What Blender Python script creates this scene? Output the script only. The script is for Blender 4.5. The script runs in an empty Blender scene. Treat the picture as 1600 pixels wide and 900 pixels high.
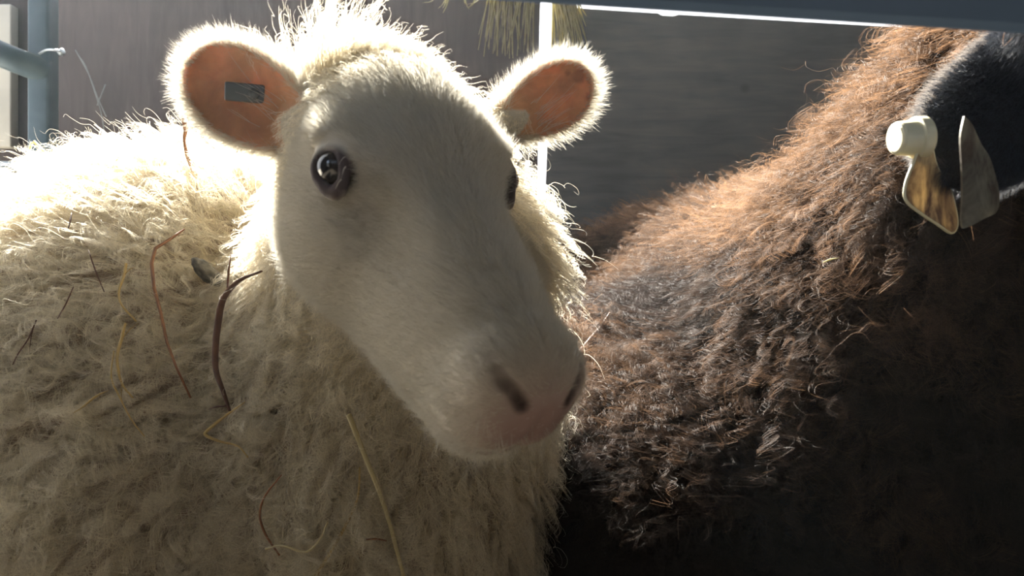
import bpy, bmesh, math, random, time
import numpy as np
from mathutils import Vector, Matrix, kdtree
from mathutils.bvhtree import BVHTree

T0 = time.time()
rng = np.random.default_rng(7)
random.seed(7)
scene = bpy.context.scene
COL = scene.collection

# ------------------------------------------------------------------ camera, sky, sun, exposure
F_PX, CAM_Z = 1333.0, 0.70
cam_data = bpy.data.cameras.new('camera')
cam_data.lens = 30.0
cam_data.sensor_width = 36.0
cam_data.clip_start = 0.02
cam = bpy.data.objects.new('camera', cam_data)
COL.objects.link(cam)
cam.location = (0, 0, CAM_Z)
cam.rotation_euler = (math.radians(90), 0, 0)
cam_data.dof.use_dof = True
cam_data.dof.focus_distance = 0.78
cam_data.dof.aperture_fstop = 13.0
scene.camera = cam

SUN_DIR = Vector((-0.31, 0.745, 0.63)).normalized()      # towards the sun, behind the pen
world = bpy.data.worlds.new('daylight')
scene.world = world
world.use_nodes = True
wn = world.node_tree.nodes['Background']
wn.inputs[0].default_value = (0.96, 0.97, 1.0, 1)
wn.inputs[1].default_value = 2.6
sun_data = bpy.data.lights.new('sun', 'SUN')
sun_data.energy = 75.0
sun_data.angle = math.radians(1.5)
sun_data.color = (1.0, 0.95, 0.86)
sun = bpy.data.objects.new('sun', sun_data)
COL.objects.link(sun)
sun.location = SUN_DIR * 6
sun.rotation_euler = SUN_DIR.to_track_quat('Z', 'Y').to_euler()

vs = scene.view_settings
vs.view_transform = 'Standard'
vs.look = 'None'
vs.gamma = 1.0
vs.use_curve_mapping = False
vs.exposure = 0.0
cy = scene.cycles
cy.max_bounces = 10
cy.diffuse_bounces = 4
cy.glossy_bounces = 4
cy.transmission_bounces = 8
cy.transparent_max_bounces = 8
cy.sample_clamp_indirect = 4.0
cy.caustics_reflective = False
cy.caustics_refractive = False

# ------------------------------------------------------------------ helpers
def P(px, py, d):
    """the point that lies d metres away along the view axis and shows at that pixel"""
    return Vector(((px - 800) / F_PX * d, d, CAM_Z + (450 - py) / F_PX * d))

def npv(v):
    return np.array(v, dtype=np.float64)

def tag(o, label=None, cat=None, group=None, kind=None):
    if label: o['label'] = label
    if cat: o['category'] = cat
    if group: o['group'] = group
    if kind: o['kind'] = kind
    return o

def link(name, data, parent=None):
    o = bpy.data.objects.new(name, data)
    COL.objects.link(o)
    if parent: o.parent = parent
    return o

def bm_obj(name, bm, mat, parent=None, smooth=True):
    me = bpy.data.meshes.new(name)
    bm.normal_update()
    bm.to_mesh(me)
    bm.free()
    if mat: me.materials.append(mat)
    if smooth:
        for p in me.polygons: p.use_smooth = True
    return link(name, me, parent)

class NT:
    def __init__(self, name):
        self.m = bpy.data.materials.new(name)
        self.m.use_nodes = True
        self.t = self.m.node_tree
        self.t.nodes.clear()
        self.out = self.n('ShaderNodeOutputMaterial')
    def n(self, kind, **kw):
        nd = self.t.nodes.new(kind)
        for k, v in kw.items(): setattr(nd, k, v)
        return nd
    def l(self, a, b): self.t.links.new(a, b)
    def ramp(self, fac, stops):
        r = self.n('ShaderNodeValToRGB')
        e = r.color_ramp.elements
        while len(e) < len(stops): e.new(0.5)
        for el, (p, c) in zip(e, stops):
            el.position = p
            el.color = (*c, 1)
        self.l(fac, r.inputs[0])
        return r.outputs[0]
    def noise(self, scale, detail=4, rough=0.55, dist=0.0, stretch=None):
        nz = self.n('ShaderNodeTexNoise')
        nz.inputs['Scale'].default_value = scale
        nz.inputs['Detail'].default_value = detail
        nz.inputs['Roughness'].default_value = rough
        nz.inputs['Distortion'].default_value = dist
        tc = self.n('ShaderNodeTexCoord')
        if stretch:
            mp = self.n('ShaderNodeMapping')
            mp.inputs['Scale'].default_value = stretch
            self.l(tc.outputs['Object'], mp.inputs[0])
            self.l(mp.outputs[0], nz.inputs[0])
        else:
            self.l(tc.outputs['Object'], nz.inputs[0])
        return nz.outputs[0]

def simple_mat(name, c0, c1, scale=30, rough=0.6, metal=0.0, bump=0.1, stretch=None, sss=0.0, transl=0.0):
    k = NT(name)
    b = k.n('ShaderNodeBsdfPrincipled')
    f = k.noise(scale, stretch=stretch)
    k.l(k.ramp(f, [(0.3, c0), (0.7, c1)]), b.inputs['Base Color'])
    b.inputs['Roughness'].default_value = rough
    b.inputs['Metallic'].default_value = metal
    if sss:
        b.inputs['Subsurface Weight'].default_value = 1.0
        b.inputs['Subsurface Radius'].default_value = (1.0, 0.7, 0.4)
        b.inputs['Subsurface Scale'].default_value = sss
    if bump:
        bp = k.n('ShaderNodeBump')
        bp.inputs['Strength'].default_value = bump
        bp.inputs['Distance'].default_value = 0.002
        k.l(f, bp.inputs['Height'])
        k.l(bp.outputs[0], b.inputs['Normal'])
    if transl:
        tr = k.n('ShaderNodeBsdfTranslucent')
        tr.inputs[0].default_value = (*c1, 1)
        mx = k.n('ShaderNodeMixShader')
        mx.inputs[0].default_value = transl
        k.l(b.outputs[0], mx.inputs[1]); k.l(tr.outputs[0], mx.inputs[2])
        k.l(mx.outputs[0], k.out.inputs[0])
    else:
        k.l(b.outputs[0], k.out.inputs[0])
    return k.m

def wood_mat(name, cols, scale, stretch, rough=0.85, knots=True):
    k = NT(name)
    b = k.n('ShaderNodeBsdfPrincipled')
    grain = k.noise(scale, 6, 0.6, 0.8, stretch)
    blot = k.noise(3.5, 3, 0.6, 0.4)
    mx = k.n('ShaderNodeMix', data_type='FLOAT')
    mx.inputs[0].default_value = 0.55
    k.l(grain, mx.inputs[2]); k.l(blot, mx.inputs[3])
    col = k.ramp(mx.outputs[0], [(0.30, cols[0]), (0.5, cols[1]), (0.70, cols[2])])
    if knots:
        vo = k.n('ShaderNodeTexVoronoi')
        vo.inputs['Scale'].default_value = 5.0
        tc = k.n('ShaderNodeTexCoord')
        k.l(tc.outputs['Object'], vo.inputs['Vector'])
        kf = k.ramp(vo.outputs['Distance'], [(0.04, (0, 0, 0)), (0.10, (1, 1, 1))])
        cm = k.n('ShaderNodeMix', data_type='RGBA')
        k.l(kf, cm.inputs[0])
        cm.inputs[6].default_value = (*[c * 0.45 for c in cols[0]], 1)
        k.l(col, cm.inputs[7])
        col = cm.outputs[2]
    k.l(col, b.inputs['Base Color'])
    b.inputs['Roughness'].default_value = rough
    bp = k.n('ShaderNodeBump')
    bp.inputs['Strength'].default_value = 0.25
    bp.inputs['Distance'].default_value = 0.003
    k.l(grain, bp.inputs['Height'])
    k.l(bp.outputs[0], b.inputs['Normal'])
    k.l(b.outputs[0], k.out.inputs[0])
    return k.m

def hair_mat(name, root, tip, mid=0.5, var=0.15, rough=0.45, transl=0.5, sheen=0.06, tip_tint=False):
    """strand colour from root to tip, diffuse and light-passing, with a faint gloss"""
    k = NT(name)
    hi = k.n('ShaderNodeHairInfo')
    col = k.ramp(hi.outputs['Intercept'], [(0.0, root), (mid, tuple(0.5 * (a + b) for a, b in zip(root, tip))), (1.0, tip)])
    if tip_tint:                                         # how much of the tip ramp each strand takes
        ab = k.n('ShaderNodeAttribute'); ab.attribute_name = 'tip_tint'
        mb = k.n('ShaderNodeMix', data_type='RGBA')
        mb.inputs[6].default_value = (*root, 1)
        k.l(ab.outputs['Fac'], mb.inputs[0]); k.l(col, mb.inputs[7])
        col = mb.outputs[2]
    hs = k.n('ShaderNodeHueSaturation')
    ma = k.n('ShaderNodeMapRange')
    ma.inputs['To Min'].default_value = 1 - var
    ma.inputs['To Max'].default_value = 1 + var
    k.l(hi.outputs['Random'], ma.inputs['Value'])
    k.l(ma.outputs[0], hs.inputs['Value'])
    k.l(col, hs.inputs['Color'])
    d = k.n('ShaderNodeBsdfDiffuse')
    t = k.n('ShaderNodeBsdfTranslucent')
    k.l(hs.outputs[0], d.inputs[0]); k.l(hs.outputs[0], t.inputs[0])
    m1 = k.n('ShaderNodeMixShader'); m1.inputs[0].default_value = transl
    k.l(d.outputs[0], m1.inputs[1]); k.l(t.outputs[0], m1.inputs[2])
    g = k.n('ShaderNodeBsdfAnisotropic') if False else k.n('ShaderNodeBsdfGlossy')
    g.inputs['Roughness'].default_value = rough
    g.inputs[0].default_value = (0.9, 0.9, 0.9, 1)
    m2 = k.n('ShaderNodeMixShader'); m2.inputs[0].default_value = sheen
    k.l(m1.outputs[0], m2.inputs[1]); k.l(g.outputs[0], m2.inputs[2])
    k.l(m2.outputs[0], k.out.inputs[0])
    return k.m

def tube(bm, pts, radii, seg=8, squash=1.0, cap=True):
    """a tapering tube along pts; squash flattens the section"""
    pts = [Vector(p) for p in pts]
    n = len(pts)
    if not hasattr(radii, '__len__'): radii = [radii] * n
    rings = []
    up = None
    for i, p in enumerate(pts):
        t = (pts[min(i + 1, n - 1)] - pts[max(i - 1, 0)]).normalized()
        if up is None:
            up = Vector((0, 0, 1)) if abs(t.z) < 0.9 else Vector((1, 0, 0))
        s = t.cross(up).normalized()
        up = s.cross(t).normalized()
        rings.append([bm.verts.new(p + (s * math.cos(a) + up * math.sin(a) * squash) * radii[i])
                      for a in [2 * math.pi * q / seg for q in range(seg)]])
    for a, b in zip(rings, rings[1:]):
        for q in range(seg):
            bm.faces.new((a[q], a[(q + 1) % seg], b[(q + 1) % seg], b[q]))
    if cap:
        bm.faces.new(rings[0][::-1]); bm.faces.new(rings[-1])

def box(bm, lo, hi, bevel=0.0, seg=2):
    v = bmesh.ops.create_cube(bm, size=1.0)['verts']
    lo, hi = Vector(lo), Vector(hi)
    for q in v:
        q.co = Vector([(lo[i] + hi[i]) / 2 + q.co[i] * (hi[i] - lo[i]) for i in range(3)])
    if bevel:
        es = list({e for q in v for e in q.link_edges})
        bmesh.ops.bevel(bm, geom=es, offset=bevel, segments=seg, affect='EDGES', profile=0.5)

def catmull(pts, n):
    pts = [npv(p) for p in pts]
    q = [2 * pts[0] - pts[1]] + pts + [2 * pts[-1] - pts[-2]]
    out = []
    for i in range(1, len(q) - 2):
        for t in np.linspace(0, 1, n, endpoint=False):
            a, b, c, d = q[i - 1:i + 3]
            out.append(0.5 * (2 * b + (c - a) * t + (2 * a - 5 * b + 4 * c - d) * t * t + (3 * b - a - 3 * c + d) * t ** 3))
    out.append(pts[-1])
    return [Vector(o) for o in out]

# ------------------------------------------------------------------ signed-distance modelling on a rectilinear grid
def axis_coords(lo, hi, flo, fhi, coarse, fine):
    c = [flo]
    step = fine
    left = []
    x = flo
    while x > lo:
        step = min(step * 1.12, coarse); x -= step; left.append(x)
    mid = list(np.arange(flo, fhi, fine))
    x = mid[-1]; step = fine; right = []
    while x < hi:
        step = min(step * 1.12, coarse); x += step; right.append(x)
    return np.array(left[::-1] + mid + right, dtype=np.float32)

class Field:
    def __init__(self, xs, ys, zs):
        self.ax = (xs, ys, zs)
        self.F = np.full((len(xs), len(ys), len(zs)), 0.25, dtype=np.float32)
    def sub(self, lo, hi):
        sl = tuple(slice(max(0, int(np.searchsorted(a, l)) - 1), int(np.searchsorted(a, h)) + 1)
                   for a, l, h in zip(self.ax, lo, hi))
        X, Y, Z = (self.ax[0][sl[0]][:, None, None], self.ax[1][sl[1]][None, :, None], self.ax[2][sl[2]][None, None, :])
        return sl, X, Y, Z
    def add(self, fn, lo, hi, k=0.01, op='add'):
        m = 0.05 + 2 * k
        sl, X, Y, Z = self.sub(np.array(lo) - m, np.array(hi) + m)
        d = fn(X, Y, Z).astype(np.float32)
        f = self.F[sl]
        if op == 'add':
            h = np.clip(0.5 + 0.5 * (f - d) / k, 0, 1)
            self.F[sl] = f * (1 - h) + d * h - k * h * (1 - h)
        elif op == 'cut':
            h = np.clip(0.5 - 0.5 * (f + d) / k, 0, 1)
            self.F[sl] = f * (1 - h) - d * h + k * h * (1 - h)
        elif op == 'disp':
            self.F[sl] = f + d
    def ellipsoid(self, c, r, R=None, k=0.01, op='add'):
        c = npv(c); r = npv(r)
        R = np.eye(3) if R is None else R              # rows: local axes in world
        ext = np.abs(R.T) @ r
        def fn(X, Y, Z):
            k0 = 0; k1 = 0
            for i in range(3):
                q = (X - c[0]) * R[i, 0] + (Y - c[1]) * R[i, 1] + (Z - c[2]) * R[i, 2]
                k0 = k0 + (q / r[i]) ** 2; k1 = k1 + (q / r[i] ** 2) ** 2
            k0 = np.sqrt(k0) + 1e-6; k1 = np.sqrt(k1) + 1e-6
            return k0 * (k0 - 1) / k1
        self.add(fn, c - ext, c + ext, k, op)
    def cone(self, a, b, ra, rb, k=0.01, op='add'):
        a = npv(a); b = npv(b); ab = b - a; L2 = ab @ ab
        def fn(X, Y, Z):
            t = ((X - a[0]) * ab[0] + (Y - a[1]) * ab[1] + (Z - a[2]) * ab[2]) / L2
            t = np.clip(t, 0, 1)
            d = np.sqrt((X - a[0] - t * ab[0]) ** 2 + (Y - a[1] - t * ab[1]) ** 2 + (Z - a[2] - t * ab[2]) ** 2)
            return d - (ra + (rb - ra) * t)
        r = max(ra, rb)
        self.add(fn, np.minimum(a, b) - r, np.maximum(a, b) + r, k, op)
    def mesh(self):
        F = self.F; ins = F < 0
        nx, ny, nz = F.shape
        cnt = np.zeros((nx - 1, ny - 1, nz - 1), np.uint8)
        for dx in (0, 1):
            for dy in (0, 1):
                for dz in (0, 1):
                    cnt += ins[dx:nx - 1 + dx, dy:ny - 1 + dy, dz:nz - 1 + dz]
        act = (cnt > 0) & (cnt < 8)
        I = np.argwhere(act)
        idx = np.full(act.shape, -1, np.int32); idx[act] = np.arange(len(I))
        acc = np.zeros((len(I), 3)); num = np.zeros(len(I))
        corners = [(a, b, c) for a in (0, 1) for b in (0, 1) for c in (0, 1)]
        val = {c: F[I[:, 0] + c[0], I[:, 1] + c[1], I[:, 2] + c[2]].astype(np.float64) for c in corners}
        for c in corners:
            for ax in range(3):
                if c[ax] == 0:
                    e = list(c); e[ax] = 1; e = tuple(e)
                    va, vb = val[c], val[e]
                    m = (va < 0) != (vb < 0)
                    t = np.where(m, va / np.where(m, va - vb, 1), 0)
                    p = np.array([self.ax[q][I[:, q] + c[q]] for q in range(3)]).T.astype(np.float64)
                    pe = self.ax[ax][I[:, ax] + 1] - self.ax[ax][I[:, ax]]
                    p[:, ax] += t * pe
                    acc[m] += p[m]; num[m] += 1
        V = acc / num[:, None]
        quads = []
        for ax in range(3):
            o1, o2 = [(1, 2), (2, 0), (0, 1)][ax]
            sa = [slice(1, n - 1) for n in F.shape]; sb = list(sa)
            sa[ax] = slice(0, F.shape[ax] - 1); sb[ax] = slice(1, F.shape[ax])
            A = ins[tuple(sa)]; B = ins[tuple(sb)]
            E = np.argwhere(A != B)
            off = np.ones(3, int); off[ax] = 0
            E2 = E + off
            flip = A[tuple(E.T)]
            def cell(d1, d2):
                q = E2.copy(); q[:, o1] -= d1; q[:, o2] -= d2
                return idx[q[:, 0], q[:, 1], q[:, 2]]
            Q = np.stack([cell(1, 1), cell(0, 1), cell(0, 0), cell(1, 0)], 1)
            Q[~flip] = Q[~flip][:, ::-1]
            quads.append(Q)
        return V, np.concatenate(quads)

def smooth_mesh(V, Q, it, lam=0.5, w=None):
    e = np.concatenate([Q[:, [0, 1]], Q[:, [1, 2]], Q[:, [2, 3]], Q[:, [3, 0]]])
    for _ in range(it):
        for sg in (lam, -lam * 0.95):
            acc = np.zeros_like(V); num = np.bincount(e[:, 0], minlength=len(V)) + np.bincount(e[:, 1], minlength=len(V))
            for a in range(3):
                acc[:, a] = np.bincount(e[:, 0], V[e[:, 1], a], len(V)) + np.bincount(e[:, 1], V[e[:, 0], a], len(V))
            V = V + sg * (acc / np.maximum(num, 1)[:, None] - V)
    return V

def make_mesh(name, V, Q, mats):
    me = bpy.data.meshes.new(name)
    me.vertices.add(len(V)); me.vertices.foreach_set('co', V.astype(np.float32).ravel())
    me.loops.add(len(Q) * 4); me.loops.foreach_set('vertex_index', Q.astype(np.int32).ravel())
    me.polygons.add(len(Q))
    me.polygons.foreach_set('loop_start', np.arange(0, len(Q) * 4, 4, dtype=np.int32))
    me.polygons.foreach_set('use_smooth', np.ones(len(Q), bool))
    me.update(calc_edges=True)
    me.validate()
    for m in mats: me.materials.append(m)
    return me

def vnoise(p, scale, seed=0):
    """smooth vector-valued pseudo noise (sum of sines), p n x 3 -> n x 3 in about -1..1"""
    r = np.random.default_rng(100 + seed)
    out = np.zeros((len(p), 3))
    for o in range(6):
        w = r.normal(size=(3, 3)) * scale * (1 + 0.35 * o)
        out += np.sin(p @ w.T + r.uniform(0, 6.28, 3)) / (1 + 0.3 * o)
    return out / 3.0

def unit(v):
    return v / np.maximum(np.linalg.norm(v, axis=-1, keepdims=True), 1e-9)

def sample_surface(V, Q, N, fmask):
    """N random points on the quads with fmask weight: positions, smooth normals, face index"""
    a, b, c, d = (V[Q[:, i]] for i in range(4))
    fn = np.cross(c - a, d - b)
    area = np.linalg.norm(fn, axis=1) * 0.5
    vn = np.zeros_like(V)
    for i in range(4):
        for ax in range(3):
            vn[:, ax] += np.bincount(Q[:, i], fn[:, ax], len(V))
    vn = unit(vn)
    w = area * fmask
    f = rng.choice(len(Q), N, p=w / w.sum())
    u = rng.random((N, 1)); v = rng.random((N, 1))
    p = (a[f] * (1 - u) + b[f] * u) * (1 - v) + (d[f] * (1 - u) + c[f] * u) * v
    n = unit((vn[Q[f, 0]] * (1 - u) + vn[Q[f, 1]] * u) * (1 - v) + (vn[Q[f, 3]] * (1 - u) + vn[Q[f, 2]] * u) * v)
    return p, n, f

def in_view(p, mx=170, my=120):
    y = np.maximum(p[:, 1], 0.05)
    px = 800 + p[:, 0] / y * F_PX; py = 450 - (p[:, 2] - CAM_Z) / y * F_PX
    return (px > -mx) & (px < 1600 + mx) & (py > -my) & (py < 900 + my) & (p[:, 1] > 0.1)

def to_px(p):
    return 800 + p[:, 0] / p[:, 1] * F_PX, 450 - (p[:, 2] - CAM_Z) / p[:, 1] * F_PX

def hair_object(name, pts, rad, mat, parent):
    """pts N x K x 3, rad N x K"""
    N, K = pts.shape[:2]
    cu = bpy.data.hair_curves.new(name)
    cu.add_curves([K] * N)
    cu.position_data.foreach_set('vector', pts.astype(np.float32).ravel())
    at = cu.attributes.get('radius') or cu.attributes.new('radius', 'FLOAT', 'POINT')
    at.data.foreach_set('value', rad.astype(np.float32).ravel())
    cu.materials.append(mat)
    return link(name, cu, parent)

def fleece(p, n, comb, n_locks, length, curl, wave, K=12, clump=0.75, lift=0.55, r0=0.00016, stray=0.06, seed=1, lenvar=0.3, crimp=0.0012, tipopen=0.38, scatter=0.32):
    """wavy wool locks: p, n roots and normals, comb the lie direction of each root"""
    r = np.random.default_rng(seed)
    N = len(p)
    gi = r.choice(N, n_locks, replace=False)
    kd = kdtree.KDTree(n_locks)
    for i, g in enumerate(gi): kd.insert(p[g], i)
    kd.balance()
    own = np.fromiter((kd.find(q)[1] for q in p), np.int64, N)
    gp, gn, gc = p[gi], n[gi], comb[gi]
    gc = unit(gc - gn * np.sum(gc * gn, 1, keepdims=True))
    sw = vnoise(gp, 24.0, seed) * 0.8 + r.normal(size=gp.shape) * scatter
    sw -= gn * np.sum(sw * gn, 1, keepdims=True)
    gc = unit(gc + sw)
    gs = np.cross(gn, gc)
    gl = length * (1 + lenvar * r.uniform(-1, 1, n_locks))
    ga = curl * r.uniform(0.5, 1.4, n_locks)
    gw = wave * r.uniform(0.7, 1.4, n_locks)
    gph = vnoise(gp, 30.0, seed + 3)[:, 0] * 5.0 + r.normal(size=n_locks) * 0.9
    hand = np.where(r.random(n_locks) < 0.5, -1.0, 1.0)
    hook = r.uniform(-1.0, 1.0, n_locks)
    t = np.linspace(0, 1, K)
    out = np.empty((N, K, 3), np.float32)
    li = gl[own] * (1 + 0.22 * r.uniform(-1, 1, N))
    st = r.random(N) < stray
    sd = unit(r.normal(size=(N, 3)) + 1.2 * n)
    off = p - gp[own]
    ph2 = r.uniform(0, 6.28, N)
    for k in range(K):
        s = t[k]
        up = lift * (s - 0.45 * s * s)
        al = (1 - lift * 0.5) * s ** 1.25
        hk = hook[own] * 0.35 * s * s
        base = gn[own] * (li * up)[:, None] + gc[own] * (li * al)[:, None] + gs[own] * (li * hk)[:, None]
        amp = ga[own] * (0.55 * s ** 0.6 + 0.75 * s ** 2.2)
        ang = 6.283 * gl[own] * s / gw[own] + gph[own]
        base += gs[own] * (amp * (np.sin(ang) - np.sin(gph[own])))[:, None]
        base += (gn[own] * 0.8 + gc[own] * 0.3) * (amp * hand[own] * (np.cos(ang) - np.cos(gph[own])) * 0.7)[:, None]
        cf = clump * s ** 0.6 * (1 - tipopen * s ** 3)
        pos = gp[own] + off * (1 - cf)[..., None] if np.ndim(cf) else gp[own] + off * (1 - cf)
        pos = pos + base
        a2 = ph2 + s * 9.0
        pos += gs[own] * (np.sin(a2) * crimp * s)[:, None] + gn[own] * (np.cos(a2 * 1.3) * crimp * s)[:, None]
        pos += (sd * (st * li * 0.38 * s)[:, None])
        out[:, k] = pos
    rad = r0 * (1 - 0.78 * t[None, :] ** 1.3) * r.uniform(0.7, 1.25, (N, 1))
    return out, rad

def short_hair(p, n, comb, length, lean=0.8, K=5, r0=0.00010, seed=3, var=0.35, mess=0.25, bend=0.5):
    r = np.random.default_rng(seed)
    N = len(p)
    c = unit(comb - n * np.sum(comb * n, 1, keepdims=True) + r.normal(size=p.shape) * mess)
    L = length * (1 + var * r.uniform(-1, 1, N))
    t = np.linspace(0, 1, K)
    out = np.empty((N, K, 3), np.float32)
    for k in range(K):
        s = t[k]
        out[:, k] = p + n * (L * (s * (1 - lean * 0.6) - bend * 0.25 * s * s))[:, None] + c * (L * lean * (s * 0.55 + 0.45 * s * s))[:, None]
    rad = r0 * (1 - 0.8 * t[None, :]) * r.uniform(0.7, 1.2, (N, 1))
    return out, rad

# ------------------------------------------------------------------ materials
M = {}
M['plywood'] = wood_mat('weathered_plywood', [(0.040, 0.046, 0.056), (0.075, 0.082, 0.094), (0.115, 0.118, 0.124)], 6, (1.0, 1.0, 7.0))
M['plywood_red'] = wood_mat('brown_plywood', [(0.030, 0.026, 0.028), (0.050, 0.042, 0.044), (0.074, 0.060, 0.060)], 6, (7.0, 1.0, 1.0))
M['boards'] = wood_mat('barn_boards', [(0.08, 0.078, 0.072), (0.14, 0.137, 0.13), (0.20, 0.195, 0.185)], 4, (6.0, 6.0, 1.0))
M['pale'] = simple_mat('pale_panel', (0.36, 0.36, 0.34), (0.50, 0.50, 0.46), 9, 0.7)
M['blue_metal'] = simple_mat('blue_steel', (0.022, 0.052, 0.074), (0.038, 0.074, 0.10), 22, 0.45, 0.2, 0.15)
M['rail'] = simple_mat('grey_blue_steel', (0.15, 0.24, 0.40), (0.19, 0.29, 0.47), 12, 0.5, 0.1, 0.1)
M['galv'] = simple_mat('galvanised_steel', (0.30, 0.36, 0.40), (0.45, 0.50, 0.54), 40, 0.38, 0.8, 0.1)
M['straw_floor'] = simple_mat('straw_bedding', (0.035, 0.03, 0.024), (0.10, 0.085, 0.065), 45, 0.9, 0, 0.8, (1, 6, 1))
M['straw'] = simple_mat('dry_straw', (0.42, 0.30, 0.12), (0.62, 0.48, 0.22), 60, 0.6, 0, 0.1, None, 0, 0.3)
M['straw_pale'] = simple_mat('pale_straw', (0.50, 0.44, 0.26), (0.70, 0.62, 0.38), 60, 0.6, 0, 0.1, None, 0, 0.3)
M['twig'] = simple_mat('dark_stalk', (0.045, 0.02, 0.014), (0.12, 0.055, 0.035), 60, 0.7)
M['twig_red'] = simple_mat('red_brown_stalk', (0.14, 0.06, 0.03), (0.28, 0.13, 0.06), 60, 0.7)
M['hay'] = simple_mat('green_hay', (0.20, 0.19, 0.08), (0.42, 0.38, 0.19), 60, 0.7, 0, 0.0, None, 0, 0.4)
M['burr'] = simple_mat('grey_burr', (0.045, 0.045, 0.04), (0.20, 0.19, 0.165), 160, 0.9, 0, 0.5)
M['tag_yellow'] = simple_mat('cream_yellow_plastic', (0.62, 0.58, 0.38), (0.74, 0.70, 0.50), 14, 0.4, 0, 0.0)
M['tag_grey'] = simple_mat('grey_plastic', (0.10, 0.12, 0.13), (0.16, 0.18, 0.19), 30, 0.5, 0, 0.0)

def dirty_tag_mat(name, clean, dirt, lo, hi, sc, tr=0.22):
    k = NT(name)
    b = k.n('ShaderNodeBsdfPrincipled')
    f = k.noise(sc, 5, 0.65, 0.8, (1, 1, 0.45))
    c = k.ramp(f, [(lo, dirt), (hi, clean)])
    k.l(c, b.inputs['Base Color'])
    b.inputs['Roughness'].default_value = 0.45
    t = k.n('ShaderNodeBsdfTranslucent'); k.l(c, t.inputs[0])
    mx = k.n('ShaderNodeMixShader'); mx.inputs[0].default_value = tr
    k.l(b.outputs[0], mx.inputs[1]); k.l(t.outputs[0], mx.inputs[2])
    k.l(mx.outputs[0], k.out.inputs[0])
    return k.m
M['tag_flap'] = dirty_tag_mat('soiled_cream_plastic', (0.62, 0.48, 0.26), (0.10, 0.065, 0.05), 0.40, 0.66, 60)
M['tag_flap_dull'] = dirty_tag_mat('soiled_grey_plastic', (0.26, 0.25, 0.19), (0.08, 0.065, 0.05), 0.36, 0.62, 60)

def skin_mat(name, base, blotch=True):
    """face skin: point colour attribute carries the pigment (pink nose, dark lids, ear skin)"""
    k = NT(name)
    b = k.n('ShaderNodeBsdfPrincipled')
    at = k.n('ShaderNodeAttribute'); at.attribute_name = 'pigment'
    nz = k.noise(45, 4)
    hs = k.n('ShaderNodeHueSaturation')
    mr = k.n('ShaderNodeMapRange'); mr.inputs['To Min'].default_value = 0.78; mr.inputs['To Max'].default_value = 1.2
    k.l(nz, mr.inputs['Value']); k.l(mr.outputs[0], hs.inputs['Value']); k.l(at.outputs['Color'], hs.inputs['Color'])
    k.l(hs.outputs[0], b.inputs['Base Color'])
    b.inputs['Roughness'].default_value = 0.7
    b.inputs['Specular IOR Level'].default_value = 0.25
    k.l(b.outputs[0], k.out.inputs[0])
    return k.m
M['skin'] = skin_mat('sheep_skin', None)
def ear_mat():
    k = NT('ear_skin')
    b = k.n('ShaderNodeBsdfPrincipled')
    at = k.n('ShaderNodeAttribute'); at.attribute_name = 'pigment'
    nz = k.noise(38, 4, 0.6, 0.6)
    hs = k.n('ShaderNodeHueSaturation')
    mr = k.n('ShaderNodeMapRange'); mr.inputs['From Min'].default_value = 0.3; mr.inputs['From Max'].default_value = 0.7
    mr.inputs['To Min'].default_value = 0.62; mr.inputs['To Max'].default_value = 1.1
    k.l(nz, mr.inputs['Value']); k.l(mr.outputs[0], hs.inputs['Value']); k.l(at.outputs['Color'], hs.inputs['Color'])
    k.l(hs.outputs[0], b.inputs['Base Color'])
    b.inputs['Roughness'].default_value = 0.65
    b.inputs['Subsurface Weight'].default_value = 1.0
    b.inputs['Subsurface Radius'].default_value = (1.0, 0.55, 0.36)
    b.inputs['Subsurface Scale'].default_value = 0.0052
    k.l(b.outputs[0], k.out.inputs[0])
    return k.m
M['ear'] = ear_mat()
M['wool_white'] = hair_mat('white_wool', (0.64, 0.56, 0.40), (0.92, 0.87, 0.73), 0.35, 0.24, transl=0.45, sheen=0.10)
M['hair_white'] = hair_mat('white_face_hair', (0.58, 0.54, 0.45), (0.72, 0.69, 0.60), 0.4, 0.1, transl=0.5)
M['wool_dark'] = hair_mat('tip_tinted_black_wool', (0.010, 0.008, 0.008), (0.36, 0.205, 0.11), 0.72, 0.35, transl=0.5, sheen=0.03, tip_tint=True)
M['hair_dark'] = hair_mat('black_face_hair', (0.030, 0.036, 0.048), (0.05, 0.058, 0.075), 0.5, 0.2, transl=0.15, sheen=0.06)
M['hair_grey'] = hair_mat('pale_ear_fringe', (0.10, 0.085, 0.075), (0.26, 0.235, 0.21), 0.5, 0.2, transl=0.5)
def eye_mat():
    k = NT('dark_eye')
    b = k.n('ShaderNodeBsdfPrincipled')
    tc = k.n('ShaderNodeTexCoord')
    sp = k.n('ShaderNodeSeparateXYZ')
    k.l(tc.outputs['Object'], sp.inputs[0])
    # pupil: a horizontal bar about the local z axis
    cmb = k.n('ShaderNodeCombineXYZ')
    for i, sc in ((0, 1.0), (1, 2.1)):
        mu = k.n('ShaderNodeMath', operation='MULTIPLY'); mu.inputs[1].default_value = sc / 0.0105
        k.l(sp.outputs[i], mu.inputs[0]); k.l(mu.outputs[0], cmb.inputs[i])
    ln = k.n('ShaderNodeVectorMath', operation='LENGTH')
    k.l(cmb.outputs[0], ln.inputs[0])
    col = k.ramp(ln.outputs['Value'], [(0.55, (0.004, 0.006, 0.010)), (0.85, (0.035, 0.030, 0.026))])
    k.l(col, b.inputs['Base Color'])
    b.inputs['Roughness'].default_value = 0.16
    b.inputs['Coat Weight'].default_value = 0.35
    b.inputs['Coat Roughness'].default_value = 0.02
    k.l(b.outputs[0], k.out.inputs[0])
    return k.m
M['eye'] = eye_mat()

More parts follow.
